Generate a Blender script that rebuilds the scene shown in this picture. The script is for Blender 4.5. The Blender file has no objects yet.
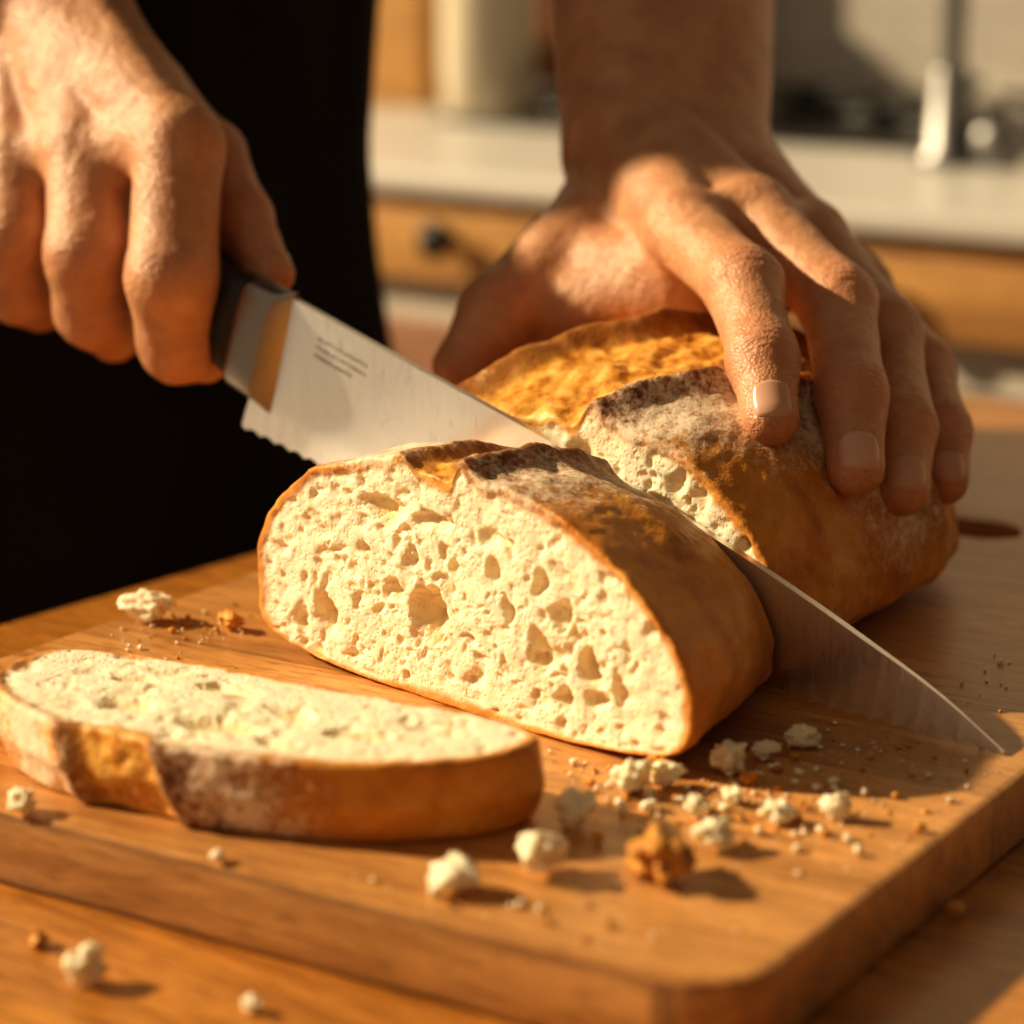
import bpy, bmesh, math, random
import numpy as np
from mathutils import Vector, Matrix
random.seed(3); rng=np.random.default_rng(5)
CM=0.01
col=bpy.context.scene.collection

# ------------------------------------------------------------ helpers
def obj_from(name, verts, faces, mat=None, smooth=True, parent=None, attrs=None, recalc=False, scale=CM):
    me=bpy.data.meshes.new(name)
    verts=np.asarray(verts,dtype=float)*scale
    if isinstance(faces,np.ndarray): faces=faces.tolist()
    me.from_pydata(verts.tolist(),[],faces)
    me.update()
    if recalc:
        bm=bmesh.new(); bm.from_mesh(me); bmesh.ops.recalc_face_normals(bm,faces=bm.faces[:]); bm.to_mesh(me); bm.free()
    if smooth: me.polygons.foreach_set('use_smooth',[True]*len(me.polygons))
    if attrs:
        for an,v in attrs.items():
            v=np.asarray(v,dtype=np.float32)
            if v.ndim==1:
                a=me.attributes.new(an,'FLOAT','POINT'); a.data.foreach_set('value',v)
            else:
                a=me.attributes.new(an,'FLOAT_COLOR','POINT')
                v4=np.ones((len(v),4),np.float32); v4[:,:3]=v; a.data.foreach_set('color',v4.ravel())
    o=bpy.data.objects.new(name,me); col.objects.link(o)
    if mat:
        for m in (mat if isinstance(mat,(list,tuple)) else [mat]): me.materials.append(m)
    if parent: o.parent=parent
    return o
def empty(name):
    e=bpy.data.objects.new(name,None); col.objects.link(e); e.empty_display_size=.05; return e

def _h(i,j,k,seed):
    n=(i*374761393+j*668265263+k*2147483647+seed*974634777)&0xffffffff
    n=((n^(n>>13))*1274126177)&0xffffffff
    n=((n^(n>>16))*2246822519)&0xffffffff
    return ((n^(n>>15))&0xffffff)/float(0xffffff)
def vnoise(p,seed=0):
    p=np.asarray(p,dtype=float)+1000.0
    f=np.floor(p).astype(np.int64); t=p-f; t=t*t*(3-2*t)
    r=0
    for a in (0,1):
        for b in (0,1):
            for c in (0,1):
                w=(t[...,0] if a else 1-t[...,0])*(t[...,1] if b else 1-t[...,1])*(t[...,2] if c else 1-t[...,2])
                r=r+w*_h(f[...,0]+a,f[...,1]+b,f[...,2]+c,seed)
    return r
def fbm(p,seed=0,o=3):
    r=0;a=.5;s=0
    for i in range(o):
        r=r+a*vnoise(np.asarray(p)*(2**i),seed+i*17); s+=a; a*=.5
    return r/s

class NT:
    def __init__(s,name):
        s.m=bpy.data.materials.new(name); s.m.use_nodes=True; s.t=s.m.node_tree; s.n=s.t.nodes
        s.b=[x for x in s.n if x.type=='BSDF_PRINCIPLED'][0]
    def new(s,t,**kw):
        x=s.n.new(t)
        for k,v in kw.items(): setattr(x,k,v)
        return x
    def link(s,a,b): s.t.links.new(a,b)
    def put(s,sock,v):
        if isinstance(v,bpy.types.NodeSocket): s.link(v,sock)
        else: sock.default_value=v
    def coord(s,scale=(1,1,1),rot=(0,0,0),kind='Object'):
        tc=s.new('ShaderNodeTexCoord'); mp=s.new('ShaderNodeMapping')
        mp.inputs['Scale'].default_value=scale; mp.inputs['Rotation'].default_value=rot
        s.link(tc.outputs[kind],mp.inputs['Vector']); return mp.outputs[0]
    def noise(s,vec,scale,detail=4,rough=.55,dist=0):
        x=s.new('ShaderNodeTexNoise'); s.link(vec,x.inputs['Vector']); x.inputs['Scale'].default_value=scale
        x.inputs['Detail'].default_value=detail; x.inputs['Roughness'].default_value=rough; x.inputs['Distortion'].default_value=dist
        return x.outputs['Fac']
    def voro(s,vec,scale,feature='F1'):
        x=s.new('ShaderNodeTexVoronoi',feature=feature); s.link(vec,x.inputs['Vector']); x.inputs['Scale'].default_value=scale
        return x.outputs['Distance']
    def ramp(s,f,stops):
        x=s.new('ShaderNodeValToRGB'); s.link(f,x.inputs[0]); e=x.color_ramp.elements
        while len(e)<len(stops): e.new(.5)
        for el,(p,c) in zip(e,stops):
            el.position=p; el.color=(c if len(c)==4 else (*c,1)) if hasattr(c,'__len__') else (c,c,c,1)
        return x.outputs[0]
    def mix(s,f,a,b,mode='MIX'):
        x=s.new('ShaderNodeMix',data_type='RGBA',blend_type=mode)
        s.put(x.inputs[0],f)
        for i,v in ((6,a),(7,b)):
            if isinstance(v,tuple): v=(*v[:3],1)
            s.put(x.inputs[i],v)
        return x.outputs[2]
    def math(s,op,a,b=0.,clamp=False):
        x=s.new('ShaderNodeMath',operation=op,use_clamp=clamp); s.put(x.inputs[0],a); s.put(x.inputs[1],b); return x.outputs[0]
    def attr(s,name):
        x=s.new('ShaderNodeAttribute',attribute_name=name); return x
    def bump(s,h,strength=.3,dist=.001,normal=None):
        x=s.new('ShaderNodeBump'); s.link(h,x.inputs['Height']); x.inputs['Strength'].default_value=strength; x.inputs['Distance'].default_value=dist
        if normal: s.link(normal,x.inputs['Normal'])
        return x.outputs[0]
    def set(s,**kw):
        for k,v in kw.items():
            k=k.replace('_',' ')
            for i in s.b.inputs:
                if i.name.lower()==k.lower():
                    if isinstance(v,tuple) and len(v)==3 and i.type=='RGBA': v=(*v,1)
                    s.put(i,v); break
        return s.m

def simple(name,c,rough=.5,metal=0.,var=.12,scale=30,bump=0):
    m=NT(name); v=m.coord(); n=m.noise(v,scale,3)
    cc=m.mix(n,tuple(x*(1-var) for x in c),tuple(min(1,x*(1+var)) for x in c))
    m.set(Base_Color=cc,Roughness=rough,Metallic=metal)
    if bump: m.set(Normal=m.bump(n,bump,.002))
    return m.m

# ------------------------------------------------------------ materials
def wood(name,light,dark,axis='y',plank=.0,rough=.42,gs=1.0,coat=0.):
    m=NT(name)
    sc=(14*gs,1.2*gs,14*gs) if axis=='y' else (1.2*gs,14*gs,14*gs)
    v=m.coord(sc)
    n1=m.noise(v,3.2,5,.62,1.6); n2=m.noise(v,16,5,.72,.4); v0=m.coord((1,1,1)); n3=m.noise(v0,9,2)
    f=m.math('ADD',m.math('MULTIPLY',n1,.55),m.math('MULTIPLY',n2,.45))
    c=m.ramp(f,[(.38,dark),(.47,tuple(a*.55+b*.45 for a,b in zip(light,dark))),(.51,light),(.58,tuple(min(1,a*1.15) for a in light))])
    c=m.mix(m.math('MULTIPLY',m.ramp(n3,[(.4,0.),(.7,1.)]),.35),c,tuple(x*.5 for x in light),'MIX')
    fine=m.noise(v,60,2,.7); c=m.mix(m.math('MULTIPLY',m.ramp(fine,[(.51,0.),(.64,1.)]),.6),c,tuple(x*.55 for x in dark))
    if plank:
        x=m.new('ShaderNodeSeparateXYZ'); tc=m.new('ShaderNodeTexCoord'); m.link(tc.outputs['Object'],x.inputs[0])
        ax=x.outputs[0] if axis=='y' else x.outputs[1]
        d=m.math('DIVIDE',ax,plank); fl=m.math('FLOOR',d); 
        wn=m.new('ShaderNodeTexWhiteNoise',noise_dimensions='1D'); m.link(fl,wn.inputs['W'])
        c=m.mix(m.math('MULTIPLY',wn.outputs['Value'],.38),c,tuple(x*.5 for x in light))
        fr=m.math('FRACT',d); edge=m.math('LESS_THAN',fr,.012)
        c=m.mix(m.math('MULTIPLY',edge,.6),c,tuple(x*.3 for x in dark))
    sv=m.coord((3,60,60) if axis!='y' else (60,3,60)); pores=m.noise(sv,12,2,.6)
    m.set(Base_Color=c,Roughness=m.ramp(n2,[(0,rough-.08),(1,rough+.12)]),Normal=m.bump(pores,.35,.0007),Coat_Weight=coat,Coat_Roughness=.25)
    return m.m
M_board=wood('board_wood',(.68,.345,.118),(.40,.175,.053),'y',.072,.34)
M_table=wood('table_wood',(.56,.24,.047),(.30,.108,.022),'y',.11,.28,coat=.15)
M_cab=wood('cabinet_wood',(.60,.33,.11),(.42,.21,.07),'x',0,.45)
M_dwood=wood('dark_wood',(.30,.12,.04),(.15,.055,.018),'x',0,.5)

def bread_mat():
    m=NT('bread'); v=m.coord()
    a=m.attr('mk'); sp=m.new('ShaderNodeSeparateColor'); m.link(a.outputs['Color'],sp.inputs[0])
    flour,gold,dark=sp.outputs[0],sp.outputs[1],sp.outputs[2]
    cr=m.attr('crumb').outputs['Fac']; hole=m.attr('hole').outputs['Fac']
    nb=m.noise(v,38,5,.62,.4); nf=m.noise(v,520,3,.75); nm=m.noise(v,150,3,.7)
    base=m.ramp(nb,[(.30,(.44,.155,.022)),(.44,(.62,.25,.038)),(.56,(.72,.33,.058)),(.72,(.80,.43,.10))])
    base=m.mix(m.math('MULTIPLY',m.ramp(nm,[(.50,0.),(.68,1.)]),.35),base,(.42,.15,.026))
    base=m.mix(m.math('MULTIPLY',m.ramp(nf,[(.60,0.),(.74,1.)]),.35),base,(.84,.64,.40))
    goldc=m.ramp(nm,[(.32,(.42,.145,.02)),(.46,(.68,.32,.055)),(.66,(.84,.52,.15))])
    darkc=m.ramp(nm,[(.3,(.10,.032,.012)),(.55,(.27,.092,.027)),(.75,(.46,.19,.052))])
    c=m.mix(dark,base,darkc); c=m.mix(gold,c,goldc)
    fm=m.math('ADD',m.math('MULTIPLY',nf,.55),m.math('MULTIPLY',nm,.45))
    fm=m.math('ADD',fm,m.math('MULTIPLY',flour,.30))
    fmask=m.ramp(fm,[(.59,0.),(.76,1.)])
    fmask=m.math('MULTIPLY',fmask,m.ramp(flour,[(.02,0.),(.25,1.)]))
    c=m.mix(m.math('MULTIPLY',fmask,.82),c,(.86,.745,.59))
    wv=m.new('ShaderNodeVectorMath',operation='ADD'); nz=m.new('ShaderNodeTexNoise'); m.link(v,nz.inputs['Vector']); nz.inputs['Scale'].default_value=220; 
    sc_=m.new('ShaderNodeVectorMath',operation='SCALE'); m.link(nz.outputs['Color'],sc_.inputs[0]); sc_.inputs['Scale'].default_value=.003
    m.link(v,wv.inputs[0]); m.link(sc_.outputs[0],wv.inputs[1]); vw=wv.outputs[0]
    p1=m.ramp(m.voro(vw,300),[(.10,1.),(.38,0.)]); p2=m.ramp(m.voro(vw,620),[(.12,1.),(.42,0.)])
    msk=m.ramp(m.noise(v,110,2,.6),[(.42,0.),(.62,1.)])
    pore=m.math('ADD',m.math('MULTIPLY',p1,msk),m.math('MULTIPLY',p2,.5),True)
    crumbc=m.mix(nm,(.90,.79,.57),(.96,.885,.70))
    crumbc=m.mix(m.math('MULTIPLY',pore,.32),crumbc,(.80,.60,.31))
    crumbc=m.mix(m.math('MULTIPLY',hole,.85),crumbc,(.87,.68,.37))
    c=m.mix(cr,c,crumbc)
    hK=m.math('ADD',m.math('MULTIPLY',nf,.5),m.math('ADD',m.math('MULTIPLY',nm,1.1),m.math('MULTIPLY',nb,1.5)))
    hC=m.math('SUBTRACT',m.math('MULTIPLY',nf,.7),m.math('MULTIPLY',pore,1.0))
    h=m.new('ShaderNodeMix',data_type='FLOAT'); m.link(cr,h.inputs[0]); m.link(hK,h.inputs[2]); m.link(hC,h.inputs[3])
    nrm=m.bump(h.outputs[0],.55,.0010)
    rg=m.math('ADD',m.math('MULTIPLY',cr,.25),m.math('ADD',.44,m.math('MULTIPLY',fmask,.3)),True)
    m.set(Base_Color=c,Roughness=rg,Normal=nrm,Subsurface_Weight=m.math('MULTIPLY',cr,.5),Subsurface_Scale=.004,Specular_IOR_Level=.28)
    m.b.inputs['Subsurface Radius'].default_value=(1,.7,.4)
    return m.m
M_bread=bread_mat()

def skin_mat():
    m=NT('skin'); v=m.coord()
    red=m.attr('red').outputs['Fac']
    n=m.noise(v,60,3,.6); n2=m.noise(v,260,3,.6)
    c=m.ramp(n,[(.3,(.50,.245,.13)),(.6,(.62,.335,.185)),(.8,(.67,.39,.225))])
    c=m.mix(m.math('MULTIPLY',red,.5),c,(.60,.235,.125))
    c=m.mix(m.math('MULTIPLY',m.ramp(n2,[(.52,0.),(.72,1.)]),.30),c,(.40,.18,.09))
    vo=m.voro(v,1100); h=m.math('ADD',m.math('MULTIPLY',vo,.5),m.math('MULTIPLY',m.noise(v,420,3,.7),1.4))
    h=m.math('ADD',h,m.math('MULTIPLY',m.noise(v,120,2,.6),1.4))
    m.set(Base_Color=c,Roughness=m.ramp(n2,[(.2,.34),(.8,.52)]),Normal=m.bump(h,.5,.0009),Subsurface_Weight=.15,Subsurface_Scale=.006,Specular_IOR_Level=.5)
    m.b.inputs['Subsurface Radius'].default_value=(1,.35,.18)
    return m.m
M_skin=skin_mat()
mm=NT('nail'); vv=mm.coord(); M_nail=mm.set(Base_Color=mm.mix(mm.noise(vv,120,2),(.60,.34,.23),(.70,.45,.33)),Roughness=.28,Subsurface_Weight=.15,Subsurface_Scale=.004)
def steel(name,c,r0,r1,scale,rot=(0,0,0),aniso=0,metal=1.,bs=.05):
    m=NT(name); v=m.coord(scale,rot,kind='Object'); n=m.noise(v,60,4,.7)
    cc=m.mix(m.noise(v,25,3,.6),tuple(x*.86 for x in c),c)
    m.set(Base_Color=cc,Metallic=metal,Roughness=m.ramp(n,[(.3,r0),(.7,r1)]),Normal=m.bump(n,bs,.0003))
    if aniso:
        cx=m.new('ShaderNodeCombineXYZ'); cx.inputs[0].default_value=.24; cx.inputs[1].default_value=-.2; cx.inputs[2].default_value=.95
        m.set(Anisotropic=aniso); m.link(cx.outputs[0],m.b.inputs['Tangent'])
    return m.m
M_blade=steel('blade_steel',(.95,.93,.90),.26,.40,(30,30,2.2),rot=(0,0,0),aniso=.85,bs=.07)
M_bolster=steel('bolster_steel',(.34,.325,.30),.30,.40,(1,1,6))
M_chrome=simple('chrome',(.26,.26,.26),.45,1.0)
M_handle=simple('handle_black',(.012,.0115,.0115),.35,0,.2,80)
M_etch=simple('etched_marks',(.13,.11,.09),.5,.4)
def cloth(name,c):
    m=NT(name); v=m.coord(); w=m.noise(v,900,2); n=m.noise(v,8,3)
    m.set(Base_Color=m.mix(n,c,tuple(x*1.8 for x in c)),Roughness=.92,Normal=m.bump(w,.4,.0008),Specular_IOR_Level=.15); return m.m
M_apron=cloth('apron_cloth',(.012,.010,.0095)); M_shirt=cloth('shirt_cloth',(.011,.010,.011)); M_trou=cloth('trouser_cloth',(.02,.02,.024))

# ------------------------------------------------------------ world frames
K0=np.array([-7.5,79.5]); d2=np.array([.76,-.65]); n2=np.array([.65,.76])
d2=d2/np.linalg.norm(d2); n2=n2/np.linalg.norm(n2)
def KW(s,z,k):
    s=np.asarray(s,float);z=np.asarray(z,float);k=np.asarray(k,float)
    return np.stack([K0[0]+s*d2[0]+k*n2[0],K0[1]+s*d2[1]+k*n2[1],z+0*s],-1)

# ------------------------------------------------------------ bread
def sig(x): return 1/(1+np.exp(-np.clip(x,-30,30)))
def prof(phi,W,H,sc,skew,zo):
    cp,sp=np.cos(phi),np.sin(phi)
    zb=.27*H
    x=W*np.sign(cp)*np.where(sp>=0,np.abs(cp)**.95,np.abs(cp)**.80)
    z=np.where(sp>=0,zb+(H-zb)*np.abs(sp)**.95,zb*(1-np.abs(sp)**.5))
    return sc+x-skew*np.maximum(sp,0), z+zo
def holes_disp(s,z,holes,seed):
    p=np.stack([s*1.6,z*1.6,np.zeros_like(s)],-1)
    ws=s+(fbm(p,seed,3)-.5)*.6; wz=z+(fbm(p+7,seed+3,3)-.5)*.6
    D=np.zeros_like(s)
    for (hs,hz,rx,rz,dp,an) in holes:
        m=(np.abs(ws-hs)<rx*1.6+rz)&(np.abs(wz-hz)<rx*1.6+rz)
        if not m.any(): continue
        dx=ws[m]-hs; dz=wz[m]-hz; c,q=math.cos(an),math.sin(an)
        r2=((dx*c+dz*q)/rx)**2+((-dx*q+dz*c)/rz)**2
        D[m]=np.maximum(D[m],dp*np.clip(1-r2,0,1)**1.15)
    return D
def bread(name,stn,mapf,feat,holes,seed,front=True,back=True,nphi=480,parent=None,dk=.1,rough=1.,edge=1.):
    stn=np.array(stn,float)
    phi=np.linspace(0,2*math.pi,nphi,endpoint=False)
    k0,k1=stn[0,0],stn[-1,0]; nk=max(4,int((k1-k0)/dk)+1)
    ks=np.linspace(k0,k1,nk)
    def P(k): return [np.interp(k,stn[:,0],stn[:,i]) for i in range(1,6)]
    def outline(k):
        W,H,sc,skew,zo=P(k)
        s,z=prof(phi,W,H,sc,skew,zo); zc=zo+.4*H
        ds,dz=s-sc,z-zc; L=np.sqrt(ds**2+dz**2)+1e-6
        up=sig((np.sin(phi)-.02)/.06)
        disp,fl,go,da=feat(s,k+0*s,z)
        q=np.stack([s,z,k+0*s],-1)
        d=disp*up+(fbm(q*.7,seed,3)-.5)*.40*np.clip((z)/.6,0,1)+(fbm(q*3,seed+5,2)-.5)*.08+go*up*(fbm(q*1.7,seed+9,3)-.5)*.34*edge
        d=d*min(1,W/3)
        s2=s+ds/L*d; z2=np.maximum(z+dz/L*d,0.0)
        mk=np.stack([fl*up,go*up,da*up],-1)
        return s2,z2,mk,sc,zc
    def cap(k,rev,hl):
        s1,z1,mk,sc,zc=outline(k)
        rho=np.linspace(.004,.992,120)**.85
        rows=[]
        for r in rho:
            s=sc+r*(s1-sc); z=zc+r*(z1-zc)
            L=np.sqrt((s1-sc)**2+(z1-zc)**2); dist=(1-r)*L
            q=np.stack([s,z,0*s+seed],-1)
            th=.24+.26*fbm(q*2,seed+2,2)
            crm=sig((dist-th)/.06)
            if hl is not None:
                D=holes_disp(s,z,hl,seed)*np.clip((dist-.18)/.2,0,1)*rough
                pit=np.clip(fbm(q*3.2,seed+31,2)-.60,0,1)*.5*np.clip((dist-.2)/.2,0,1)*rough
                D2=D+pit+(.16*(fbm(q*.9,seed+8,3)-.5)+.06*(fbm(q*3,seed+18,2)-.5))*rough
                D=np.maximum(D,pit*2)/rough
            else: D=0*s; D2=D
            sg=-1 if rev else 1
            rd=.10*np.clip(1-dist/.12,0,1)**2
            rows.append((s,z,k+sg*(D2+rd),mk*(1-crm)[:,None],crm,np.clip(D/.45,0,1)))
        return rows[::-1] if rev else rows
    rows=[]
    if front: rows+=cap(k0,False,holes)
    for k in ks[1 if front else 0:(-1 if back else None)]:
        s,z,mk,sc,zc=outline(k); rows.append((s,z,k+0*s,mk,0*s,0*s))
    if back: rows+=cap(k1,True,None)
    S=np.array([r[0] for r in rows]);Z=np.array([r[1] for r in rows]);K=np.array([r[2]+0*r[0] for r in rows])
    MK=np.array([r[3] for r in rows]).reshape(-1,3);CR=np.array([r[4] for r in rows]).ravel();HO=np.array([r[5] for r in rows]).ravel()
    V=mapf(S.ravel(),Z.ravel(),K.ravel()); nr=len(rows)
    i,j=np.meshgrid(np.arange(nr-1),np.arange(nphi),indexing='ij'); j2=(j+1)%nphi
    F=np.stack([i*nphi+j,i*nphi+j2,(i+1)*nphi+j2,(i+1)*nphi+j],-1).reshape(-1,4)
    faces=F.tolist(); faces.append(list(range(nphi))); faces.append(list(range((nr-1)*nphi,nr*nphi)))
    return obj_from(name,V,faces,M_bread,True,parent,{'mk':MK,'crumb':CR,'hole':HO},recalc=True)
def score(s,k,gl,gr,fade=1.,fl=.9,fr=.6,lipl=.28,lipr=.35,depth=.25,wl=.10,wr=.10):
    ins=sig((s-gl)/wl)*sig((gr-s)/wr)
    disp=fade*(-depth*ins+lipl*np.exp(-((gl-s)/.6)**2)*sig((gl-s)/wl)*1.3+lipr*np.exp(-((s-gr)/.7)**2)*sig((s-gr)/wr)*1.3)
    L=(s<gl); R=(s>gr)
    dark=.95*np.exp(-((s-gr)/3.2)**2)*R+.85*np.exp(-((gl-s)/.5)**2)
    dark=np.clip(dark,0,1)
    flour=fl*np.exp(-((gl-s-1.8)/1.8)**2)*L+fr*np.exp(-((s-gr-2.0)/2.0)**2)*R
    return disp,flour*fade,ins*fade*(1-.6*np.exp(-((gl-s)/.35)**2)),dark*fade
def rand_holes(n,s0,s1,z0,z1,seed,big=1.):
    r=np.random.default_rng(seed); o=[]
    for _ in range(n):
        a=.09+.36*r.random()**2.4*big; b=a*(.4+.5*r.random())
        o.append((r.uniform(s0,s1),r.uniform(z0,z1),a*1.3,b,.45*b+.03,r.uniform(-.5,.5)+(1.2 if r.random()<.25 else 0)))
    return o
loaf=empty('bread_loaf')
H1=[(10.2,5.3,1.0,.48,.5,-.1),(12.4,5.3,.9,.28,.35,0),(7.6,1.8,.58,.72,.5,.3),(6.55,1.2,.37,.53,.4,0),(9.4,3.9,.37,.32,.3,0),(12.2,2.6,.85,.85,.65,0),
(10.6,2.95,.45,.38,.4,0),(8.1,3.5,.3,.24,.2,0),(13.9,2.1,.35,.24,.2,0),(14.8,4.4,.3,.42,.3,0),(15.6,3.4,.35,.44,.3,0),(16.7,4.45,.4,.36,.35,0),
(17.6,3.65,.45,.42,.4,0),(16.7,2.5,.38,.75,.45,.3),(18.6,2.25,.46,.72,.5,.2),(17.6,1.25,.42,.36,.4,0),(18.8,1.4,.48,.36,.35,0),(19.7,1.9,.27,.6,.35,.1),
(11.4,4.0,.27,.24,.2,0),(9.1,.55,.55,.17,.18,0),(14.5,1.7,.45,.17,.18,0),(13.3,4.2,.24,.32,.25,0),(15.2,5.3,.45,.2,.22,-.2)]+rand_holes(180,5,21.6,.3,6.6,11)
def KW1(s,z,k):
    return KW(s,z,k-.09*(s-8.5)*np.clip(-(k+.3)/5.8,0,1))
def f1(s,k,z):
    w=(fbm(np.stack([k*.9,0*k,0*k],-1),77,2)-.5)*.5
    return score(s,k,11.4+w,13.4+w,1.,.95,.7,.22,.45)
bread('cut_end_piece',[(-6.1,9.0,7.0,13.35,.9,0),(-3,8.5,7.0,12.8,.7,0),(-.3,7.9,6.0,12.1,.5,0)],KW1,f1,H1,21,parent=loaf)
def f2(s,k,z):
    w=(fbm(np.stack([k*.45,0*k+3,0*k],-1),78,2)-.5)*.8
    fd=sig((12-k)/1.0)
    return score(s,k,6.3+.5*k+w,12.2+.5*k+w*.5,fd,.35,.85,.50,.45,.38,.13,.10)
bread('uncut_portion',[(.3,8.2,7.6,11.7,.5,0),(3,8.3,8.7,11.5,.4,0),(8,8.1,9.3,10.9,.3,0),(12,7.5,8.6,10.8,.3,0),(15,6.5,7.3,10.5,.2,.1),(17.5,4.9,5.3,10.3,.1,.6),(19,2.9,3.2,10.1,0,1.4),(19.8,1.0,1.3,10,0,2.2),(20.0,.1,.1,10,0,2.8)],
      KW,f2,rand_holes(130,4,20,.3,7.2,12,1.3),41,back=False,parent=loaf,dk=.12,edge=1.2)
# slice lying flat
A=np.array([-11.0,64.75]); e2=np.array([.865,-.502]); m2=np.array([-.502,-.865])
def SW(s,z,k):
    return np.stack([A[0]+s*e2[0]+z*m2[0],A[1]+s*e2[1]+z*m2[1],2.15-k],-1)
def f3(s,k,z):
    w=(k-1)*.35
    return score(s,k,3.5+w,6.2+w,1.,.95,.75,.2,.2,.25)
bread('bread_slice',[(0,7.95,6.1,6.3,.9,0),(1.1,8.05,6.2,6.3,.9,0),(2.14,7.65,5.8,6.3,.9,0)],SW,f3,
      [(3.4,3.9,1.1,.6,.6,.1),(6.6,4.1,1.5,.7,.7,0),(7.6,2.4,1.1,.5,.6,.2),(10,3.0,1.0,.45,.6,0),(2.2,2,.8,.4,.5,0),(4.8,1.5,.9,.35,.5,0),(11.8,1.7,.7,.3,.5,0),(8.7,4.6,.8,.4,.5,.1)]+rand_holes(100,-1.5,14,.3,5.8,13,1.6),61,dk=.09,rough=.5)

# ------------------------------------------------------------ crumbs
def ico(n):
    bm=bmesh.new(); bmesh.ops.create_icosphere(bm,subdivisions=n,radius=1); a=np.array([v.co[:] for v in bm.verts]); b=np.array([[v.index for v in f.verts] for f in bm.faces]); bm.free(); return a,b
IV,IF=ico(4); JV,JF=ico(2)
BO=np.array([4.6,46.3]); bx=np.array([math.cos(math.radians(57.5)),math.sin(math.radians(57.5))]); by=np.array([-bx[1],bx[0]])
CV=[];CF=[];CMK=[];CC=[];CH=[];nv=0
def crumb(x,y,z0,r,kind,hi=True):
    global nv
    B,F=(IV,IF) if hi else (JV,JF)
    off=rng.random(3)*50
    R0=np.linalg.qr(rng.normal(size=(3,3)))[0]; Q=B@R0
    nn=fbm(Q*1.7+off,3,2)-.5; n3=fbm(Q*5+off,5,3)-.5
    V=B*(1+1.4*nn+.7*n3)[:,None]*r*np.array([1,1,.76])
    a=rng.random()*6.28; R=np.array([[math.cos(a),-math.sin(a),0],[math.sin(a),math.cos(a),0],[0,0,1]])
    V=V*np.array([rng.uniform(.85,1.35),rng.uniform(.75,1.0),1])@R.T
    V[:,2]-=V[:,2].min(); V+=np.array([x,y,z0+.002])
    CV.append(V); CF.append(F+nv); nv+=len(V)
    CMK.append(np.tile([0,.6 if kind==1 else (.45 if kind==2 else 0),.15 if kind==1 else (.4 if kind==2 else 0)],(len(V),1))); CC.append(np.full(len(V),1. if kind==0 else 0.)); CH.append(np.clip(-n3*3-nn,0,.6))
for x,y,r,k in [(-11.7,75.2,.55,0),(-9,74.2,.36,1),(-12.3,57.3,.36,0),(.66,53.1,.55,0),(-1.4,52.1,.48,0),(1.6,56.3,.5,0),(3.1,58.8,.48,0),(4.0,59.2,.36,0),
  (5.7,60.4,.5,0),(4.9,54.7,.43,0),(6.6,56.5,.33,0),(8.1,56.8,.35,0),(7.9,62.4,.34,0),(6.8,61.4,.26,0),(5.6,57.9,.24,0),(4.6,57,.28,0),(3.5,52.8,.62,2),(3.15,52.9,.42,1),(3.9,60.3,.3,1),(2.1,55.2,.17,1),(3.4,57.4,.2,0),(6.2,59.4,.2,1),(-7.0,53.9,.16,0)]:
    crumb(x,y,0,r*1.02,k)
for x,y,r,k in [(-9.8,51.4,.5,0),(-5.8,49.9,.2,0),(10.9,55.4,.22,1),(-11.3,53.6,.22,1)]: crumb(x,y,-2,r,k)
def scatter(cx,cy,sx,sy,n,r0,r1,ang=-.6):
    c,s=math.cos(ang),math.sin(ang)
    for _ in range(n):
        a,b=rng.normal()*sx,rng.normal()*sy; r=r0+(r1-r0)*rng.random()**3
        p=np.array([cx+a*c-b*s,cy+a*s+b*c]); q=p-BO; u,v=q@bx,q@by
        if not(.6<u<40 and .6<v<30): continue
        kq=p-K0; ks_,kk_=kq@d2,kq@n2
        if 3<ks_<22.3 and -7.6<kk_<19: continue
        aq=p-A; u1,v1=aq@e2,aq@m2
        if -2.6<u1<14.5 and -.3<v1<6.5: continue
        crumb(p[0],p[1],0,r,rng.choice([0,0,0,1,2]),False)
scatter(5.2,58.6,3.0,1.8,360,.03,.15); scatter(-10,73.5,3,1.2,90,.03,.12); scatter(-3,53.4,5,.9,90,.03,.12); scatter(9.5,62.0,2.5,1.0,120,.02,.10)
scatter(15,70,4,3,90,.03,.1); scatter(2,59,9,6,220,.02,.07)
CMKa=np.concatenate(CMK); CCa=np.concatenate(CC); CVa=np.concatenate(CV)
obj_from('bread_crumbs',CVa,np.concatenate(CF),M_bread,True,None,{'mk':CMKa,'crumb':CCa,'hole':np.concatenate(CH)})

# ------------------------------------------------------------ knife
knife=empty('chef_knife')
sp_s=[0,5,11.8,17.8,22.7,25.5,27.3]; sp_z=[10.1,8.55,6.5,4.5,2.5,1.2,.12]
ed_s=[-2.3,1.9,8,14,18,20.5,24,27.3]; ed_z=[5.25,4.3,2.85,1.45,.62,.25,.08,.04]
def smoothcurve(xs,ys,n):
    xs=np.array(xs);ys=np.array(ys); m=np.gradient(ys,xs)
    x=np.linspace(xs[0],xs[-1],n); i=np.clip(np.searchsorted(xs,x)-1,0,len(xs)-2)
    h=xs[i+1]-xs[i]; t=(x-xs[i])/h
    y=(2*t**3-3*t**2+1)*ys[i]+(t**3-2*t**2+t)*h*m[i]+(-2*t**3+3*t**2)*ys[i+1]+(t**3-t**2)*h*m[i+1]
    return x,y
N=420; ss,sz=smoothcurve(sp_s,sp_z,N); es,ez=smoothcurve(ed_s,ed_z,N)
ser=.13*np.abs(np.sin(es*math.pi/.7))*np.clip((27.0-es)/.6,0,1)
ez=np.maximum(ez+ser-.0,.03)
vs=[0,.1,.25,.4,.55,.7,.78,.80,.90,.96,1.0]
rows=[]
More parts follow.
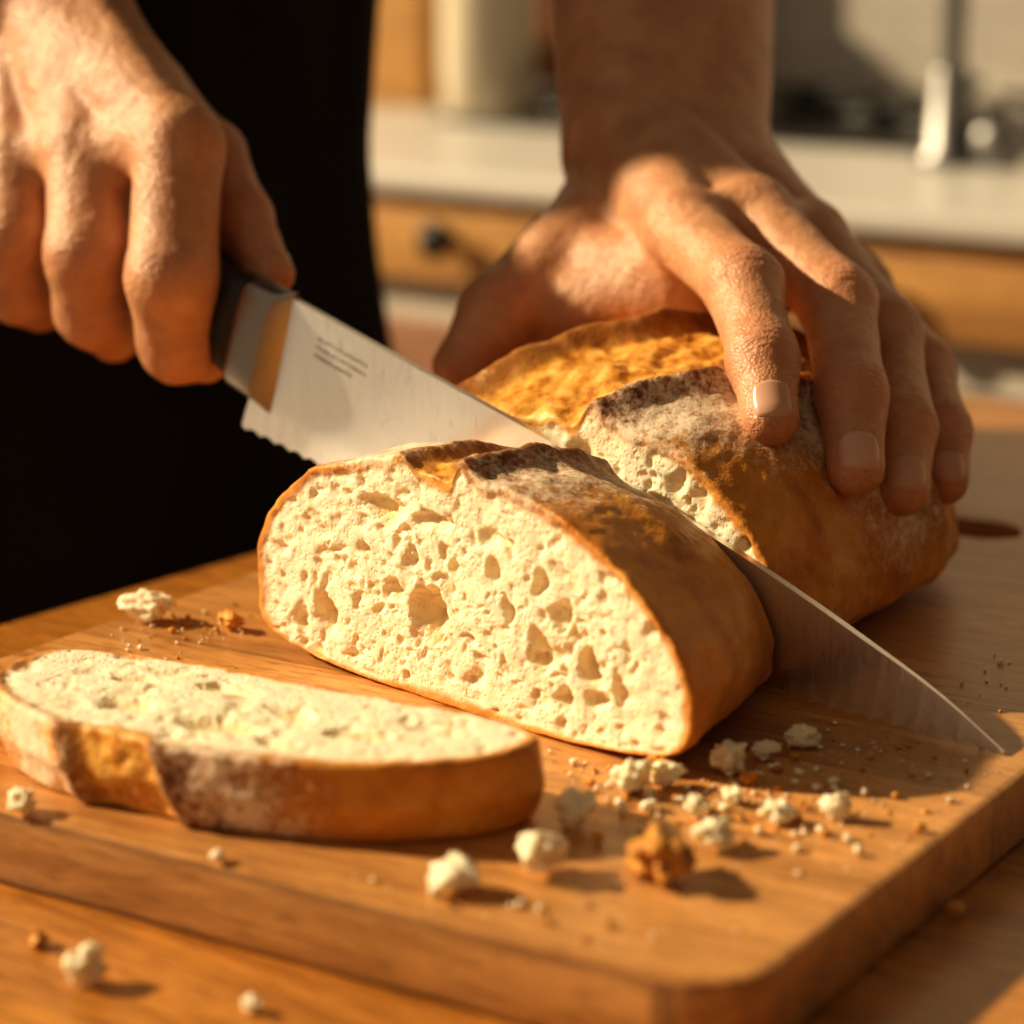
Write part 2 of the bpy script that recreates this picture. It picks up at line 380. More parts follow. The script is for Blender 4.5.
for side in (1,-1):
    for v in vs:
        s=ss+(es-ss)*v; z=sz+(ez-sz)*v
        w=np.hypot(es-ss,ez-sz)
        t0=(1-v**1.6*.55) if v<=.79 else (1-.79**1.6*.55)*(1-v)/.21
        th=.13*t0*np.clip(w/2.5,.25,1)+.003
        rows.append(KW(s,z,side*th+0*s))
V=np.concatenate(rows); nvs=len(vs); F=[]
for sd in (0,1):
    for a in range(nvs-1):
        b=(sd*nvs+a)*N
        for i in range(N-1): F.append([b+i,b+i+1,b+N+i+1,b+N+i])
for a in (0,nvs-1):
    for i in range(N-1): F.append([a*N+i,a*N+i+1,(nvs+a)*N+i+1,(nvs+a)*N+i])
for a in range(nvs-1):
    for i in (0,N-1): F.append([a*N+i,(a+1)*N+i,(nvs+a+1)*N+i,(nvs+a)*N+i])
ob=obj_from('blade',V,F,M_blade,True,knife,recalc=True)
es_=ob.modifiers.new('es','EDGE_SPLIT'); es_.split_angle=math.radians(35)
ax=np.array([-.95,.312]); pp=np.array([.312,.95]); C0=np.array([-.55,8.2])
def loft(name,st,mat,parent,ex=3.2,n=48):
    R=[]
    for t,hh,ht,off in st:
        a=np.linspace(0,2*math.pi,n,endpoint=False)
        u=hh*np.sign(np.sin(a))*np.abs(np.sin(a))**(2/ex); w=ht*np.sign(np.cos(a))*np.abs(np.cos(a))**(2/ex)
        s=C0[0]+ax[0]*t+pp[0]*(u+off); z=C0[1]+ax[1]*t+pp[1]*(u+off)
        R.append(KW(s,z,w))
    V=np.concatenate(R); F=[[i*n+j,i*n+(j+1)%n,(i+1)*n+(j+1)%n,(i+1)*n+j] for i in range(len(st)-1) for j in range(n)]
    F+= [list(range(n)),list(range((len(st)-1)*n,len(st)*n))]
    o=obj_from(name,V,F,mat,True,parent,recalc=True); e=o.modifiers.new('es','EDGE_SPLIT'); e.split_angle=math.radians(40); return o
loft('bolster',[(-.45,2.25,.13,0),(-.3,2.2,.28,0),(-.15,2.12,.42,0),(.0,2.05,.54,0),(.15,2.0,.62,0),(.3,1.98,.66,0),(1.3,1.95,.74,0),(1.4,1.9,.73,0),(1.5,1.8,.70,0)],M_bolster,knife,5)
loft('handle',[(1.45,1.70,.70,.1),(1.6,1.84,.80,.1),(2.4,1.72,.90,.1),(5,1.35,1.0,.1),(8,1.3,1.05,.1),(11,1.5,1.08,0),(12.6,1.6,1.0,-.1),(13.1,1.4,.85,-.1),(13.3,.9,.5,-.1)],M_handle,knife,2.8)
EV=[];EF=[];n0=0
def stroke(u0,u1,w0,w1):
    global n0
    q=[]
    for u,w in ((u0,w0),(u1,w0),(u1,w1),(u0,w1)):
        s=1.6+.955*u+.30*w; z=8.7-.30*u+.955*w
        q.append(KW(s,z,-.1345).reshape(1,3))
    EV.append(np.concatenate(q)); EF.append([n0,n0+1,n0+2,n0+3]); n0+=4
for r,(L,hh) in enumerate([(2.3,.13),(2.3,.11),(1.7,.11)]):
    u=0.
    while u<L:
        w=random.uniform(.05,.12); stroke(u,u+w*.45,-r*.3,-r*.3+hh); 
        if random.random()<.6: stroke(u,u+w,-r*.3+hh-.03,-r*.3+hh)
        if random.random()<.5: stroke(u,u+w,-r*.3,-r*.3+.03)
        u+=w+.05
obj_from('etched_mark',np.concatenate(EV),EF,M_etch,False,knife)

# ------------------------------------------------------------ board, table
def rrect(x0,x1,y0,y1,r,n=8):
    P=[]
    for cx,cy,a0 in ((x1-r,y1-r,0),(x0+r,y1-r,90),(x0+r,y0+r,180),(x1-r,y0+r,270)):
        for i in range(n+1):
            a=math.radians(a0+90*i/n); P.append((cx+r*math.cos(a),cy+r*math.sin(a)))
    return P
def inset(P,d):
    P=np.array(P); T=np.roll(P,-1,0)-np.roll(P,1,0); T/=np.linalg.norm(T,axis=1)[:,None]
    return P+np.stack([-T[:,1],T[:,0]],1)*d
def slab(name,outer,z0,z1,bev,mat,hole=None,loc=(0,0),rot=0,parent=None):
    bm=bmesh.new()
    def side(P,sgn):
        rings=[]
        for ins,z in ((bev,z0),(bev*.3,z0+bev*.3),(0,z0+bev),(0,z1-bev),(bev*.3,z1-bev*.3),(bev,z1)):
            Q=inset(P,ins*sgn); rings.append([bm.verts.new((q[0],q[1],z)) for q in Q])
        n=len(P)
        for a,b in zip(rings[:-1],rings[1:]):
            for i in range(n): bm.faces.new((a[i],a[(i+1)%n],b[(i+1)%n],b[i]))
        return rings[0],rings[-1]
    loops=[side(outer,1)]
    if hole is not None: loops.append(side(hole,-1))
    for w in (0,1):
        es=[]
        for lp in loops:
            r=lp[w]; n=len(r)
            for i in range(n): es.append(bm.edges.get((r[i],r[(i+1)%n])))
        bmesh.ops.triangle_fill(bm,edges=es,use_beauty=True)
    bmesh.ops.recalc_face_normals(bm,faces=bm.faces[:])
    bmesh.ops.scale(bm,vec=(CM,CM,CM),verts=bm.verts[:])
    me=bpy.data.meshes.new(name); bm.to_mesh(me); bm.free(); me.materials.append(mat)
    for p in me.polygons: p.use_smooth=len(p.vertices)==4
    o=bpy.data.objects.new(name,me); col.objects.link(o); o.location=(loc[0]*CM,loc[1]*CM,0); o.rotation_euler[2]=math.radians(rot)
    e=o.modifiers.new('es','EDGE_SPLIT'); e.split_angle=math.radians(30)
    if parent: o.parent=parent
    return o
slab('cutting_board',rrect(0,46,0,30.6,2.0),-2,0,.22,M_board,hole=rrect(41,43.6,10,20.6,1.29),loc=(4.6,46.3),rot=57.5)
table=empty('wooden_table')
slab('table_top',rrect(-75,62,-100,0,1.5),-5.6,-2.0,.3,M_table,loc=(-18.1,82.3),rot=53.1,parent=table)
for i,(x,y) in enumerate([(-68,-7),(55,-7),(-68,-93),(55,-93)]):
    slab(f'leg_{i+1}',rrect(x-3.5,x+3.5,y-3.5,y+3.5,.6),-92,-5.6,.2,M_table,loc=(-18.1,82.3),rot=53.1,parent=table)

# ------------------------------------------------------------ SDF bodies
def cap_eval(P,a,b,ra,rb):
    ab=b-a; L2=float(ab@ab)+1e-9
    h=np.clip(((P-a)@ab)/L2,0,1); q=P-a-h[...,None]*ab
    return np.sqrt((q*q).sum(-1)+1e-12),q,ra+(rb-ra)*h
def evalf(P,caps,k):
    ng=max(c[4] for c in caps)+1; N=len(P)
    S=np.zeros((ng,N));G=np.zeros((ng,N,3))
    for a,b,ra,rb,g in caps:
        L,q,r=cap_eval(P,a,b,ra,rb); w=np.exp(np.clip(-(L-r)/k,-60,60))
        S[g]+=w; G[g]+=(w/L)[:,None]*q
    if ng>1:
        j=S[1:].argmax(0)+1; ar=np.arange(N)
        T=S[0]+S[j,ar]; GG=G[0]+G[j,ar]
    else: T=S[0];GG=G[0]
    T=T+1e-30; return -k*np.log(T),GG/T[:,None]
def nets(caps,k,h):
    mn=np.min([np.minimum(a-ra,b-rb) for a,b,ra,rb,g in caps],0)-1.5*k-2*h
    mx=np.max([np.maximum(a+ra,b+rb) for a,b,ra,rb,g in caps],0)+1.5*k+2*h
    n=np.ceil((mx-mn)/h).astype(int)+1; ng=max(c[4] for c in caps)+1
    S=[np.zeros(n,np.float32) for _ in range(ng)]
    for a,b,ra,rb,g in caps:
        R=max(ra,rb)+6*k+h
        lo=np.maximum(((np.minimum(a,b)-R-mn)/h).astype(int),0); hi=np.minimum(np.ceil((np.maximum(a,b)+R-mn)/h).astype(int)+1,n)
        X=np.stack(np.meshgrid(*[mn[i]+h*np.arange(lo[i],hi[i]) for i in range(3)],indexing='ij'),-1).astype(np.float32)
        L,q,r=cap_eval(X,a.astype(np.float32),b.astype(np.float32),ra,rb)
        S[g][lo[0]:hi[0],lo[1]:hi[1],lo[2]:hi[2]]+=np.exp(np.clip(-(L-r)/k,-60,60))
    T=S[0]
    if ng>1: T=T+np.maximum.reduce(S[1:])
    Fd=-k*np.log(T+1e-20); neg=Fd<0
    c=sum(neg[i:n[0]-1+i,j:n[1]-1+j,l:n[2]-1+l].astype(np.int8) for i in (0,1) for j in (0,1) for l in (0,1))
    act=(c>0)&(c<8); I=np.argwhere(act); idx=-np.ones(act.shape,np.int64); idx[act]=np.arange(len(I))
    acc=np.zeros((len(I),3));cnt=np.zeros(len(I))
    cs=[(i,j,l) for i in (0,1) for j in (0,1) for l in (0,1)]
    for A_ in cs:
        for B_ in cs:
            if sum(B_)-sum(A_)==1 and all(y>=x for x,y in zip(A_,B_)):
                fa=Fd[I[:,0]+A_[0],I[:,1]+A_[1],I[:,2]+A_[2]]; fb=Fd[I[:,0]+B_[0],I[:,1]+B_[1],I[:,2]+B_[2]]
                cr=(fa<0)!=(fb<0); t=np.where(cr,fa/(fa-fb+1e-20),0)
                p=np.array(A_)+t[:,None]*(np.array(B_)-np.array(A_)); acc+=p*cr[:,None]; cnt+=cr
    V=mn+h*(I+acc/np.maximum(cnt,1)[:,None])
    Q=[]
    for axis in range(3):
        u,v=(axis+1)%3,(axis+2)%3
        sl0=[slice(1,-1)]*3; sl1=[slice(1,-1)]*3; sl0[axis]=slice(0,-1); sl1[axis]=slice(1,None)
        a0=neg[tuple(sl0)]; a1=neg[tuple(sl1)]; E=np.argwhere(a0!=a1); ins=a0[a0!=a1]
        E=E+1; E[:,axis]-=1
        def cell(du,dv):
            e=E.copy(); e[:,u]+=du; e[:,v]+=dv; return idx[e[:,0],e[:,1],e[:,2]]
        q=np.stack([cell(-1,-1),cell(0,-1),cell(0,0),cell(-1,0)],1)
        q[~ins]=q[~ins][:,::-1]; Q.append(q)
    return V,np.concatenate(Q)
def sdf_obj(name,caps,k,h,mat,parent,sub=False,detail=None):
    V,Q=nets(caps,k,h)
    for _ in range(2):
        f,g=evalf(V,caps,k); V=V-f[:,None]*g/np.maximum((g*g).sum(1),.3)[:,None]
    if sub:
        me=bpy.data.meshes.new('tmp'); me.from_pydata(V.tolist(),[],Q.tolist()); o=bpy.data.objects.new('tmp',me); col.objects.link(o)
        md=o.modifiers.new('s','SUBSURF'); md.levels=1
        ev=o.evaluated_get(bpy.context.evaluated_depsgraph_get()); m2_=ev.to_mesh()
        V=np.empty(len(m2_.vertices)*3); m2_.vertices.foreach_get('co',V); V=V.reshape(-1,3)
        Q=np.array([p.vertices[:] for p in m2_.polygons])
        ev.to_mesh_clear(); bpy.data.objects.remove(o)
        f,g=evalf(V,caps,k); V=V-.85*f[:,None]*g/np.maximum((g*g).sum(1),.3)[:,None]
    attrs=None
    if detail:
        f,g=evalf(V,caps,k); nrm=g/np.maximum(np.linalg.norm(g,axis=1),1e-6)[:,None]
        D,attrs=detail(V,nrm); V=V+nrm*D[:,None]
    return obj_from(name,V,Q,mat,True,parent,attrs)
def A3(*p): return np.array(p,float)
def chain(pts,rad,g): return [(A3(*pts[i]),A3(*pts[i+1]),rad[i],rad[i+1],g) for i in range(len(pts)-1)]

person=empty('person')
# ---- left hand (steadying the loaf)
LI=[(5.8,81.2,12.0),(7.34,76.0,10.8),(7.65,72.6,8.95),(7.75,70.9,7.5)]
LM=[(8.3,82.75,12.2),(10.5,77.2,10.1),(10.48,73.2,7.75),(10.4,71.2,5.9)]
LR=[(10.5,84.56,11.2),(12.45,79.4,8.75),(12.4,75.1,6.4),(12.2,73.2,4.8)]
LP=[(12.4,86.2,9.4),(14.15,81.7,7.15),(14.3,78.6,5.6),(14.2,77.0,4.25)]
LT=[(3.76,88.43,12.0),(1.8,86.02,10.4),(-.4,84.0,8.8),(-1.7,82.8,7.1)]
WL1,WL2=(4.6,90.74,13.93),(7.02,90.7,13.75)
kk=.2
capsL=chain(LI,[1.28,1.18,1.03,.85],1)+chain(LM,[1.28,1.18,1.04,.87],2)+chain(LR,[1.22,1.12,.98,.83],3)+chain(LP,[1.08,.98,.87,.74],4)+chain(LT,[1.9,1.6,1.38,1.05],5)
capsL+=[(A3(*WL1),A3(*LI[0]),2.3,1.2,0),(A3(*WL1),A3(*LM[0]),2.3,1.25,0),(A3(*WL2),A3(*LR[0]),2.3,1.2,0),(A3(*WL2),A3(*LP[0]),2.2,1.1,0),
        (A3(*WL1),A3(*LT[0]),2.4,1.8,0),(A3(*LT[0]),A3(5.8,83.5,11.4),1.7,1.3,0),
        (A3(2.0,86.0,10.2),A3(5.9,82.1,10.5),1.45,1.25,0),(A3(.9,84.7,8.8),A3(5.8,82.6,9.6),1.3,1.5,0),(A3(3.0,86.5,9.6),A3(7.5,84.5,10.0),1.7,1.8,0),
        (A3(*LI[0]),A3(*LM[0]),1.1,1.1,0),(A3(*LM[0]),A3(*LR[0]),1.1,1.1,0),(A3(*LR[0]),A3(*LP[0]),1.0,.95,0),
        (A3(5.5,86.0,10.6),A3(10.5,86.8,10.2),2.1,1.8,0),
        (A3(*WL1),A3(5.1,97.6,19.0),2.7,3.6,0),(A3(*WL2),A3(6.8,97.8,19.3),2.6,3.6,0),
        (A3(5.8,97.7,19.2),A3(6,107,33),3.8,4.4,0),(A3(6,107,33),A3(3,112,38),4.3,4.6,0)]
for m_,w in ((LI,(4.9,88.5,15.1)),(LM,(5.9,88.6,15.4)),(LR,(7.2,89,15.1))):
    capsL.append((A3(*w),A3(m_[0][0],m_[0][1],m_[0][2]+.70),.3,.42,0))
def mkdetail(chains):
    J=[]
    for ch in chains:
        for i in (1,2):
            a=A3(*ch[i+1])-A3(*ch[i-1]); a/=np.linalg.norm(a)
            up=A3(0,-1,.6); up-=a*(up@a); up/=np.linalg.norm(up)
            J.append((A3(*ch[i]),a,up,1.0 if i==1 else .75))
    tips=[A3(*ch[3]) for ch in chains]; mcp=[A3(*ch[0]) for ch in chains]
    def det(V,N):
        D=np.zeros(len(V)); red=np.zeros(len(V))
        for c,a,up,s in J:
            q=V-c; R=np.sqrt((q*q).sum(1)); m=R<2.6
            qq=q[m]; t=qq@a; dor=np.clip(N[m]@up,0,1)**.6; w=np.exp(-(R[m]/1.6)**4)*dor
            wob=(fbm(V[m]*1.5,9,2)-.5)*.25; t=t+wob
            g=sum(am*np.exp(-((t-o)/.085)**2) for o,am in ((0,1),(.27,.8),(-.27,.8),(.52,.5),(-.52,.5)))
            D[m]+=w*s*(.07-.08*g); red[m]=np.maximum(red[m],.9*w*s)
        for c in tips:
            R=np.linalg.norm(V-c,axis=1); red=np.maximum(red,.5*np.exp(-(R/1.3)**2))
        for c in mcp:
            R=np.linalg.norm(V-c,axis=1); red=np.maximum(red,.6*np.exp(-(R/1.5)**2))
        D+=(fbm(V*1.1,4,3)-.5)*.10+(fbm(V*4,6,2)-.5)*.035
        return D,{'red':red}
    return det
sdf_obj('left_arm_and_hand',capsL,kk,.2,M_skin,person,True,mkdetail([LI,LM,LR,LP,LT]))
def nail(name,ch,r,caps,up=(0,-1,.6),hw=.78,hl=.80,back=.15):
    t=A3(*ch[3])-A3(*ch[2]); t/=np.linalg.norm(t); u=A3(*up); u-=t*(u@t); u/=np.linalg.norm(u); b=np.cross(t,u)
    n=21; a=np.linspace(-1,1,n); X,Y=np.meshgrid(a,a,indexing='ij')
    x=X*np.sqrt(1-Y**2/2*.75); y=Y*np.sqrt(1-X**2/2*.75); ed=np.maximum(np.abs(X),np.abs(Y))
    P=A3(*ch[3])+t*((y*hl-back)*r)[...,None]+b*(x*hw*r)[...,None]+u*(1.25*r-.35*r*x**2)[...,None]
    P=P.reshape(-1,3); lev=(.055-.13*np.clip((ed-.82)/.18,0,1)**2).ravel()
    for _ in range(8):
        f,g=evalf(P,caps,kk); P=P-((f-lev)/np.maximum(g@u,.35))[:,None]*u*.8
    F=[[i*n+j,(i+1)*n+j,(i+1)*n+j+1,i*n+j+1] for i in range(n-1) for j in range(n-1)]
    obj_from(name,P,F,M_nail,True,person,recalc=True)
nail('nail_left_index',LI,.84,capsL); nail('nail_left_middle',LM,.86,capsL); nail('nail_left_ring',LR,.82,capsL); nail('nail_left_pinky',LP,.74,capsL)
# ---- right hand (holding the knife)
RI=[(-11.44,83.25,14.6),(-11.43,80.7,10.4),(-11.44,81.65,8.1),(-10.77,83.4,7.4)]
RM=[(-14.96,85.69,14.3),(-14.6,83.11,10.9),(-14.68,83.86,8.9),(-14.34,86.0,7.7)]
RR=[(-17.84,87.59,13.9),(-17.65,85.48,11.17),(-17.75,86.08,9.4),(-17.44,88.2,8.4)]
RP=[(-20.58,89.44,13.2),(-20.4,87.52,11.12),(-20.3,87.8,10.0),(-19.95,89.64,9.2)]
RT=[(-13.6,88.4,16.0),(-10.8,86.82,14.0),(-9.45,84.68,12.0),(-8.3,82.3,10.35)]
WR1,WR2=(-17.0,91.6,19.0),(-19.6,92.8,17.6)
capsR=chain(RI,[1.52,1.48,1.30,1.0],1)+chain(RM,[1.5,1.45,1.27,1.0],2)+chain(RR,[1.4,1.35,1.2,.95],3)+chain(RP,[1.2,1.15,1.05,.85],4)+chain(RT,[1.6,1.22,1.0,.8],5)
capsR+=[(A3(*WR1),A3(*RI[0]),2.5,1.4,0),(A3(*WR1),A3(*RM[0]),2.5,1.4,0),(A3(*WR2),A3(*RR[0]),2.4,1.3,0),(A3(*WR2),A3(*RP[0]),2.3,1.15,0),
        (A3(*WR1),A3(*RT[0]),2.4,1.7,0),(A3(*RT[0]),A3(-12,84.8,14.1),1.6,1.2,0),
        (A3(*RI[0]),A3(*RM[0]),1.25,1.25,0),(A3(*RM[0]),A3(*RR[0]),1.25,1.15,0),(A3(*RR[0]),A3(*RP[0]),1.1,1.0,0),
        (A3(-13.5,87.5,15.6),A3(-18.5,90,14.6),2.1,1.9,0),
        (A3(*WR1),A3(-26,94.8,24.5),2.8,3.5,0),(A3(*WR2),A3(-27.5,95.5,23.5),2.7,3.5,0),
        (A3(-27,95,24),A3(-42,101,36),3.7,4.5,0),(A3(-42,101,36),A3(-39,101,42),4.4,4.6,0)]
for m_,w in ((RI,(-15.4,89.0,19.9)),(RM,(-17.2,89.8,20.1)),(RR,(-19.0,90.6,19.5))):
    v=A3(*m_[0])+A3(0,-.55,.72); capsR.append((A3(*w),v,.3,.5,0))
sdf_obj('right_arm_and_hand',capsR,kk,.2,M_skin,person,True,mkdetail([RI,RM,RR,RP,RT]))
nail('nail_right_thumb',RT,.78,capsR,up=(.8,.9,.3))
# ---- clothed body
PC=np.array([-21.4,113.]); wv=np.array([.6,.8]); fv=np.array([.8,-.6])
def rings(name,st,mat,a0=0,a1=2*math.pi,off=0,closed=True,fold=0,n=96,ex=2.4):
    zz=np.array([s[0] for s in st]); z=np.linspace(zz[0],zz[-1],90)
    hw=np.interp(z,zz,[s[1] for s in st])+off; hd=np.interp(z,zz,[s[2] for s in st])+off
    a=np.linspace(a0,a1,n,endpoint=not closed); Z,Aa=np.meshgrid(z,a,indexing='ij')
    u=hw[:,None]*np.sign(np.sin(Aa))*np.abs(np.sin(Aa))**(2/ex); v=hd[:,None]*np.sign(np.cos(Aa))*np.abs(np.cos(Aa))**(2/ex)
    q=np.stack([u*.16,v*.16,Z*.05],-1); fo=1+fold*(fbm(q,50,3)-.5)
    P=np.stack([PC[0]+(u*wv[0]+v*fv[0])*fo,PC[1]+(u*wv[1]+v*fv[1])*fo,Z],-1).reshape(-1,3)
    m=len(z); F=[[i*n+j,i*n+(j+1)%n,(i+1)*n+(j+1)%n,(i+1)*n+j] for i in range(m-1) for j in range(n if closed else n-1)]
    if closed: F+=[list(range(n)),list(range((m-1)*n,m*n))]
    return obj_from(name,P,F,mat,True,person,recalc=closed)
TS=[(-20,17,12),(-5,17,12),(12,15.5,11),(28,17,11.5),(42,18.5,11),(49,17,9.5),(53,10,7.5),(56,6.5,6.3),(62,6,6)]
rings('shirt',TS,M_shirt,fold=.10)
o=rings('apron',[(-62,19,15),(-20,17,12.6),(-5,17,12),(12,15.6,11),(28,17,11.5),(34,15,11.8)],M_apron,-1.75,1.75,off=.9,closed=False,fold=.16)
sm=o.modifiers.new('so','SOLIDIFY'); sm.thickness=.003
SL=A3(-10.5,126,47); SR=A3(-32,99.8,47)
sdf_obj('shirt_sleeves',[(SL,A3(3.5,111.5,37.5),6.5,5.6,0),(A3(-14,121.5,46),SL,7,6.5,0),(SR,A3(-38.8,101,42.5),6.3,5.7,0),(A3(-28,104,46),SR,7,6.3,0)],1.0,.8,M_shirt,person)
hl=PC+wv*9; hr=PC-wv*9
sdf_obj('trousers',[(A3(*hl,-20),A3(*(hl+fv*1),-50),8.5,6.5,0),(A3(*(hl+fv*1),-50),A3(*hl,-86),6.3,4.8,0),(A3(*hr,-20),A3(*(hr+fv*1),-50),8.5,6.5,0),(A3(*(hr+fv*1),-50),A3(*hr,-86),6.3,4.8,0),(A3(*hl,-18),A3(*hr,-18),9,9,0)],1.0,1.0,M_trou,person)
sdf_obj('shoes',[(A3(*(hl-fv*2),-87.6),A3(*(hl+fv*16),-88.6),4.2,3.2,0),(A3(*(hr-fv*2),-87.6),A3(*(hr+fv*16),-88.6),4.2,3.2,0)],.4,.6,M_handle,person)

# ------------------------------------------------------------ kitchen background
G=np.array([-11.4,200.]); GR=-41.3; GZ=1.5; g1=np.array([math.cos(math.radians(GR)),math.sin(math.radians(GR))]); g2=np.array([-g1[1],g1[0]])
M_top=simple('countertop_stone',(.60,.585,.555),.35,0,.06,12)
m=NT('wall_tiles'); br=m.new('ShaderNodeTexBrick'); m.link(m.coord((1,1,1),(math.pi/2,0,0)),br.inputs['Vector']); br.inputs['Scale'].default_value=5
br.inputs['Color1'].default_value=(.48,.45,.41,1); br.inputs['Color2'].default_value=(.52,.49,.44,1); br.inputs['Mortar'].default_value=(.40,.375,.34,1); br.inputs['Mortar Size'].default_value=.012
M_wall=m.set(Base_Color=br.outputs['Color'],Roughness=.35)
M_cream=simple('cream_panel',(.50,.46,.40),.4); M_black=simple('black_glass',(.012,.012,.013),.15); M_iron=simple('cast_iron',(.02,.02,.02),.55)
M_floor=wood('floor_wood',(.34,.2,.1),(.22,.12,.06),'x',.12,.5); M_ceram=simple('ceramic_cream',(.68,.60,.46),.35); 
def gslab(name,x0,x1,y0,y1,z0,z1,mat,parent=None,bev=.3,r=.6):
    return slab(name,rrect(x0,x1,y0,y1,r,4),z0+(GZ if z0>-90 else 0),z1+(GZ if z1<100 else 0),bev,mat,loc=G,rot=GR,parent=parent)
cnt=empty('kitchen_counter')
gslab('countertop',-140,150,0,95,.6,2.4,M_top,cnt)
gslab('cabinet_body',-138,148,3,94,-92,.6,M_cream,cnt)
for i in range(7):
    x=-134+i*40; gslab(f'drawer_{i+1}',x,x+39.2,1.2,3.4,-6.6,.3,M_cab,cnt,.2)
    gslab(f'door_panel_{i+1}',x,x+39.2,1.6,3.4,-84,-10.2,M_dwood if i%2 else M_black,cnt,.2)
def revolve(name,prof_,loc,mat,parent=None,n=40,axis='z'):
    P=[];F=[]
    for r,z in prof_:
        for j in range(n):
            a=2*math.pi*j/n; P.append((r*math.cos(a),r*math.sin(a),z))
    m_=len(prof_); F=[[i*n+j,i*n+(j+1)%n,(i+1)*n+(j+1)%n,(i+1)*n+j] for i in range(m_-1) for j in range(n)]; F+=[list(range(n)),list(range((m_-1)*n,m_*n))]
    P=np.array(P)
    if axis=='g':
        P=np.stack([P[:,0]*g1[0]-P[:,2]*g2[0],P[:,0]*g1[1]-P[:,2]*g2[1],P[:,1]],-1)
    return obj_from(name,P+np.array(loc)+np.array([0,0,GZ]),F,mat,True,parent,recalc=True)
for i in range(7):
    q=G+g1*(-134+i*40+21.5)+g2*1.3
    revolve(f'knob_{i+1}',[(.7,0),(.6,1.2),(1.5,1.6),(1.6,2.4),(1.1,2.9),(.1,3.0)],(q[0],q[1],-2.9),M_iron,cnt,axis='g')
def gp(x,y,z): p=G+g1*x+g2*y; return (p[0],p[1],z)
cook=empty('gas_cooktop')
gslab('glass_top',-34,34,44,88,2.4,3.2,M_black,cook)
for i,(x,y) in enumerate([(-24,56),(-8,56),(5,69),(20,56),(20,78),(-10,78)]):
    revolve(f'burner_{i+1}',[(4,3.2),(4,4),(3,4.2),(2.8,4.9),(.1,5)],gp(x,y,0),M_iron,cook)
    gslab(f'grate_{i+1}a',x-7,x+7,y-.5,y+.5,5,6,M_iron,cook,.1,.2); gslab(f'grate_{i+1}b',x-.5,x+.5,y-7,y+7,5.0,6,M_iron,cook,.1,.2)
def tube(name,pts,r,mat,parent):
    c=bpy.data.curves.new(name,'CURVE'); c.dimensions='3D'; c.bevel_depth=r*CM; c.bevel_resolution=5; s=c.splines.new('NURBS'); s.points.add(len(pts)-1)
    for p,q in zip(s.points,pts): p.co=(q[0]*CM,q[1]*CM,(q[2]+GZ)*CM,1)
    s.use_endpoint_u=True; s.order_u=4; c.use_fill_caps=True
    o=bpy.data.objects.new(name,c); col.objects.link(o); c.materials.append(mat); o.parent=parent; return o
fau=empty('kitchen_faucet')
fx,fy=36.5,203
revolve('base',[(2.6,2.4),(2.6,3.2),(1.9,3.8),(1.6,10),(1.4,10.5),(.1,10.6)],(fx,fy,0),M_chrome,fau)
tube('spout',[(fx,fy,9),(fx,fy,16),(fx,fy,26),(fx-1,fy-2,31),(fx-3,fy-5,33),(fx-5,fy-8,30),(fx-5,fy-8,25),(fx-5,fy-8,23)],1.1,M_chrome,fau)
tube('lever',[(fx,fy,7),(fx+1.6,fy+1,8),(fx+2.6,fy+1.5,9.5)],.6,M_chrome,fau)
revolve('soap_dispenser',[(2.0,2.4),(2.2,3),(2.2,5),(1.7,6),(.7,6.4),(.7,7.6),(.1,7.8)],(40.2,201.5,0),M_chrome)
revolve('ceramic_jar',[(4.4,0),(5.2,1),(5.4,6),(5.4,18),(4.8,21),(4.2,22),(4.2,24),(4.8,24.3),(4.6,26),(1,27)],gp(-41,60,2.4),M_ceram)
revolve('wooden_bowl',[(3,0),(3.2,.4),(5.0,3),(6,7),(5.6,7),(4.6,3.6),(.2,1.2)],gp(-46,76,2.4),M_dwood)
gslab('wooden_chopping_board',-104,-78,88,91,2.4,52,M_dwood)
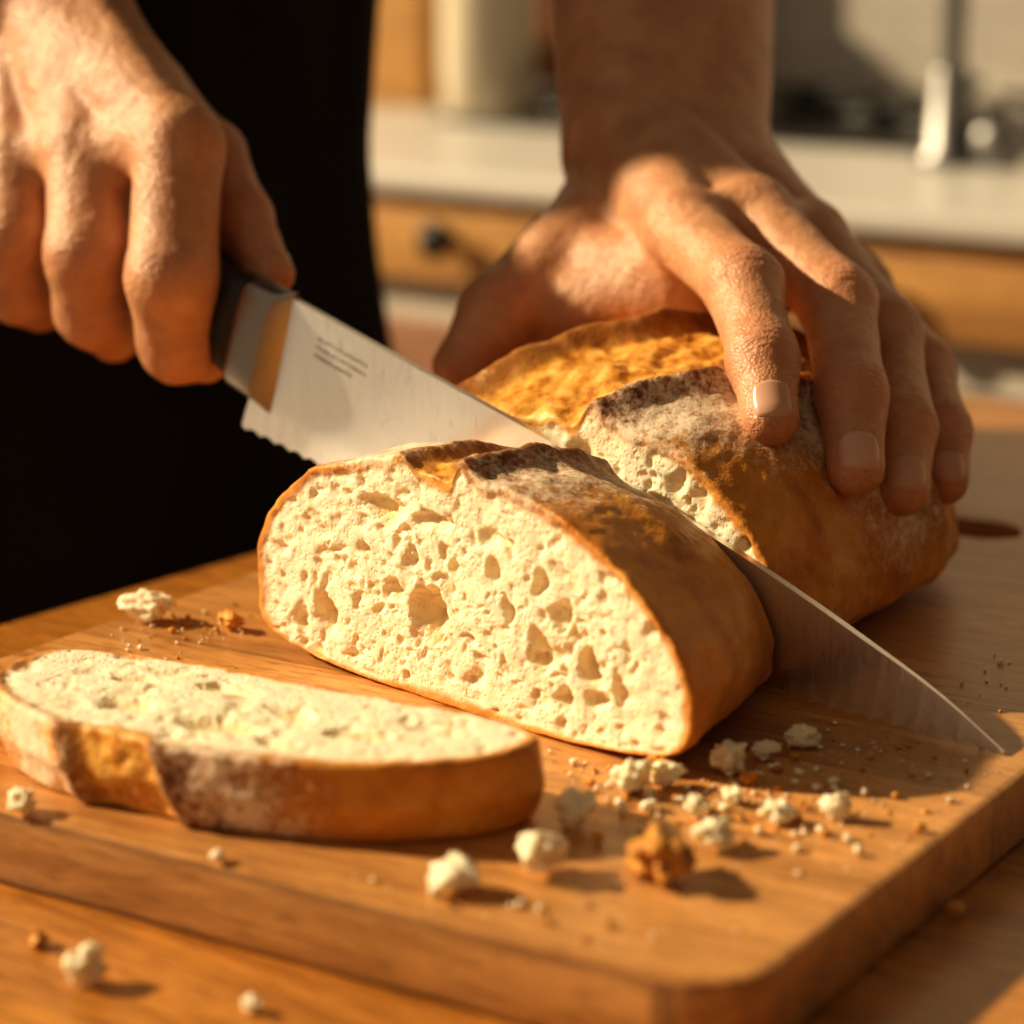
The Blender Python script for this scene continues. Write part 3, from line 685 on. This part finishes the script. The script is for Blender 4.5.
gslab('utensil_crate',-74,-53,62,80,2.4,34,M_cab)
gslab('spice_shelf',-64,-32,88.6,94.5,2.4,44,M_dwood)
gslab('wall_back',-260,260,96,104,-92,170,M_wall)
slab('floor',rrect(-320,360,-160,420,1),-96,-92,.1,M_floor)

# ------------------------------------------------------------ light, world, camera
w=bpy.data.worlds.new('world'); bpy.context.scene.world=w; w.use_nodes=True; nt=w.node_tree; bg=nt.nodes['Background']
tc=nt.nodes.new('ShaderNodeTexCoord'); cr=nt.nodes.new('ShaderNodeValToRGB')
sx=nt.nodes.new('ShaderNodeVectorMath'); sx.operation='DOT_PRODUCT'; sx.inputs[1].default_value=(-.8,-.45,.35)
nt.links.new(tc.outputs['Generated'],sx.inputs[0]); nt.links.new(sx.outputs['Value'],cr.inputs[0])
e=cr.color_ramp.elements; e[0].position=0; e[0].color=(.28,.19,.115,1); e[1].position=.95; e[1].color=(1.2,.95,.67,1)
nt.links.new(cr.outputs[0],bg.inputs[0]); bg.inputs[1].default_value=.27
sl=bpy.data.lights.new('sun','SUN'); sl.energy=5.9; sl.color=(1.,.79,.50); sl.angle=math.radians(1.6)
so=bpy.data.objects.new('sun',sl); col.objects.link(so)
el=math.radians(30); az=Vector((-.968,.25,0)).normalized(); to=Vector((az.x*math.cos(el),az.y*math.cos(el),math.sin(el)))
so.rotation_euler=to.to_track_quat('Z','Y').to_euler(); so.location=to*3
cd=bpy.data.cameras.new('camera'); cam=bpy.data.objects.new('camera',cd); col.objects.link(cam)
cam.location=(0,0,.21); cam.rotation_euler=(math.radians(77),0,0); cd.lens=84.69; cd.sensor_width=36; cd.clip_start=.05
cd.dof.use_dof=True; cd.dof.focus_distance=.70; cd.dof.aperture_fstop=6.6
bpy.context.scene.camera=cam
vs_=bpy.context.scene.view_settings
try:
    vs_.view_transform='Standard'
except Exception as ex: print(ex)
for lk in ('Medium High Contrast','Standard - Medium High Contrast'):
    try:
        vs_.look=lk; print('LOOK',lk); break
    except Exception as ex: print(ex)
